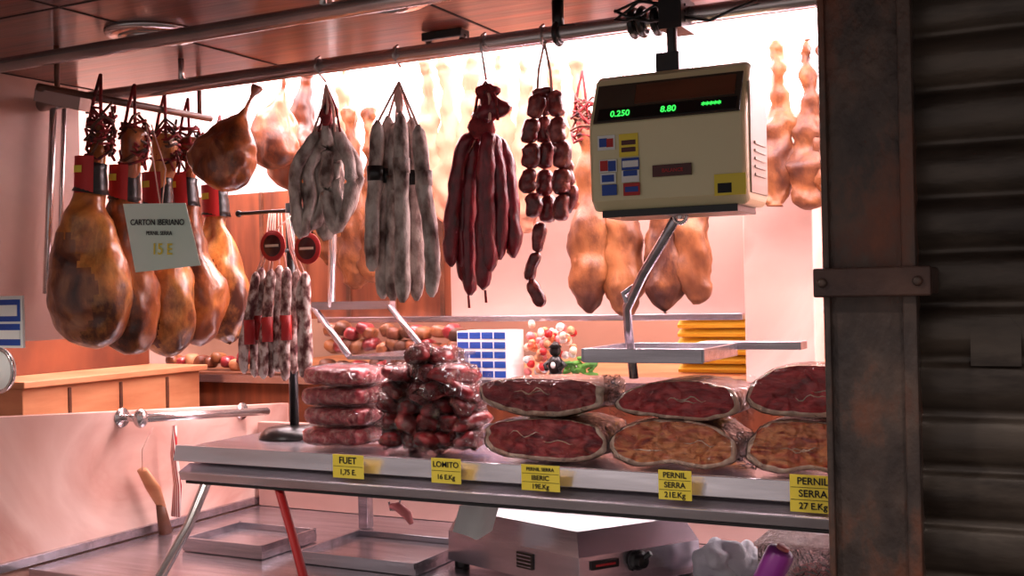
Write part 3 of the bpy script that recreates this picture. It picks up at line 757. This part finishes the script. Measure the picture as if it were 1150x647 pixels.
# ================================================================ BACK COUNTER AND GOODS
b=MB('back_counter')
b.bb(-3.1,1.5,2.98,3.19,1.255,1.28,'steel'); b.bb(-3.1,1.5,3.0,3.17,0,1.255,'wood_panel')
b.bb(-3.1,1.5,3.19,4.25,1.24,1.27,'wood_orange'); b.done()
b=MB('trim_1'); b.bb(W(352,348,3.15).x,W(832,356,3.15).x,3.17,3.2,1.452,1.472,'steel'); b.done(.002)
b=MB('glass_display_case')
z1=W(400,343,2.75).z; xa=W(352,345,2.75).x; xb=W(440,345,2.75).x
b.bb(xa,xb,2.74,2.77,z1-.012,z1+.012,'steel')
b.sweep([W(436,342,2.75),W(478,395,2.7)],[(.010,.010)]*2,'steel',8); b.sweep([W(352,345,2.75),W(392,400,2.7)],[(.010,.010)]*2,'steel',8)
b.cyl(W(376,180,2.75),W(372,345,2.75),.012,'chrome')
b.quad(W(354,348,2.752),W(436,346,2.752),W(476,395,2.702),W(392,399,2.702),'glass')
z2=W(430,400,2.7).z; b.bb(W(392,400,2.7).x,W(482,400,2.7).x,2.69,2.97,z2-.01,z2,'steel')
for px in (394,480):
    x=W(px,400,2.7).x; b.bb(x-.008,x+.008,2.9,2.92,.0,z2-.01,'steel')
b.done()
b=MB('packaged_meats'); random.seed(9)
for px in range(372,520,12):
    for py in (372,390,410):
        c=W(px+random.uniform(-4,4),py+random.uniform(-4,4),3.06); b.blob(c,(.026,.035,.022),random.choice(['chunk','hamface','wood_panel','hamback','wood_dark']),.3,20,12,8,Matrix.Rotation(random.uniform(-.5,.5),3,'Y'),.7)
b.done()
b=MB('carton_stack'); a=W(513,372,3.0); c=W(569,424,3.0)
b.bb(a.x,c.x,3.0,3.12,1.281,a.z,'white')
w=(c.x-a.x); h=a.z-1.281
for i in range(4):
    for j in range(5): b.bb(a.x+w*(i+.06)/4,a.x+w*(i+.94)/4,2.9985,3.0,1.281+h*(j+.2)/5,1.281+h*(j+.86)/5,'blue')
b.done()
b=MB('spice_and_garlic_display'); random.seed(5)
for i in range(80):
    c=W(random.uniform(590,645),random.uniform(364,418),3.08+random.uniform(-.03,.06)); b.blob(c,(.013,.013,.013),random.choice(['red','fat','white','pink','meat2','wood_orange','fat']),.3,60,10,6)
for i in range(24):
    c=W(random.uniform(632,670),random.uniform(402,422),3.05); b.blob(c,(.014,.01,.008),'green',.8,80,10,6)
b.done()
b=MB('black_figurine'); c=W(624,410,2.99)
b.blob(c,(.024,.02,.03),'blackp'); b.blob(c+Vector((0,0,.042)),(.018,.018,.017),'blackp'); b.sweep([c+Vector((0,0,.052)),c+Vector((0,0,.07))],[.022,.004],'blackp',12)
for s_ in(-1,1): b.sweep([c+Vector((s_*.015,0,.015)),c+Vector((s_*.034,-.005,0)),c+Vector((s_*.02,-.02,-.012))],.006,'blackp',8); b.sweep([c+Vector((s_*.012,0,-.02)),c+Vector((s_*.016,-.01,-.04))],.008,'blackp',8)
b.blob(c+Vector((0,-.018,.0)),(.008,.004,.010),'white'); b.done()
b=MB('yellow_blind'); a=W(762,352,3.5);c=W(840,392,3.5)
n=10
for i in range(n):
    z=1.285+(a.z+.08-1.285)*i/(n-1); b.box(((a.x+c.x)/2+.08,3.5,z),(c.x-a.x+.16,.03,.012),'blind',Matrix.Rotation(.5,3,'X'))
b.bb(a.x,c.x+.16,3.53,3.54,1.275,a.z+.1,'wood_orange')
b.done()
b=MB('wooden_cabinet')
b.bb(-3.1,-2.72,2.2,2.92,0,1.30,'wood_orange'); b.bb(-3.11,-2.70,2.19,2.94,1.30,1.32,'wood_orange')
for y in (2.36,2.56,2.76): b.bb(-2.722,-2.715,y,y+.012,.1,1.29,'wood_dark')
b.bb(-3.11,-2.95,2.2,2.92,1.32,1.75,'wood_panel'); b.done(.003)
b=MB('steel_food_bin'); a=W(192,420,3.0);c=W(315,420,3.0)
b.bb(a.x,c.x,3.0,3.15,1.281,a.z,'steel'); b.bb(a.x-.01,c.x+.01,2.99,3.16,a.z,a.z+.01,'wood_dark'); b.done(.003)
b=MB('food_packages'); random.seed(12)
for px in range(196,312,10):
    c=W(px,406+random.uniform(-6,4),3.08); b.blob(c,(.022,.03,.022),random.choice(['hamback','chunk','wood_orange','wood_panel','hamface']),.3,20,12,8,None,.7)
b.done()

# ================================================================ LIGHTS
def area(name,loc,sx,sy,power,col,rot=(0,0,0)):
    l=bpy.data.lights.new(name,'AREA'); l.shape='RECTANGLE'; l.size=sx; l.size_y=sy; l.energy=power; l.color=col
    o=bpy.data.objects.new(name,l); scn.collection.objects.link(o); o.location=loc; o.rotation_euler=rot; return o
for y,z in ((2.42,2.5),(3.05,2.54)):
    b=MB('fluorescent_batten')
    b.bb(-2.9,1.3,y-.04,y+.04,z,2.58,'white')
    b.cyl((-2.85,y,z-.02),(1.25,y,z-.02),.013,'tube_em',10); b.done()
area('batten_light_front',(-.9,2.42,2.45),4.0,.12,58,(1,.80,.80),(radians(-8),0,0))
area('batten_light_back',(-.9,3.05,2.48),4.0,.12,95,(1,.84,.87),(radians(10),0,0))
area('rear_room_light',(-.8,3.8,2.5),3.5,.3,60,(1,.86,.78))
b=MB('added_shelf_fill_strip'); b.bb(-1.7,.3,2.50,2.53,1.112,1.129,'white'); b.done()  # added strip, no known lamp here; goes with the fill for the slicer
area('added_shelf_fill',(-.7,2.515,1.108),2.0,.03,2.5,(1,.9,.92),(radians(-20),0,0))  # added fill that brightens the slicer and trays below the shelf
for (x,y,z,e) in ((-2.0,-.6,3.2,100),(.6,-.5,3.2,75)):  # added point fills behind the camera for front light, not known lamps
    l=bpy.data.lights.new('added_front_fill','POINT'); l.energy=e; l.color=(1,.89,.83); l.shadow_soft_size=.12
    o=bpy.data.objects.new('added_front_fill',l); scn.collection.objects.link(o); o.location=(x,y,z)
w=bpy.data.worlds.new('world'); scn.world=w; w.use_nodes=True
w.node_tree.nodes['Background'].inputs['Color'].default_value=(.78,.69,.67,1)
w.node_tree.nodes['Background'].inputs['Strength'].default_value=.45
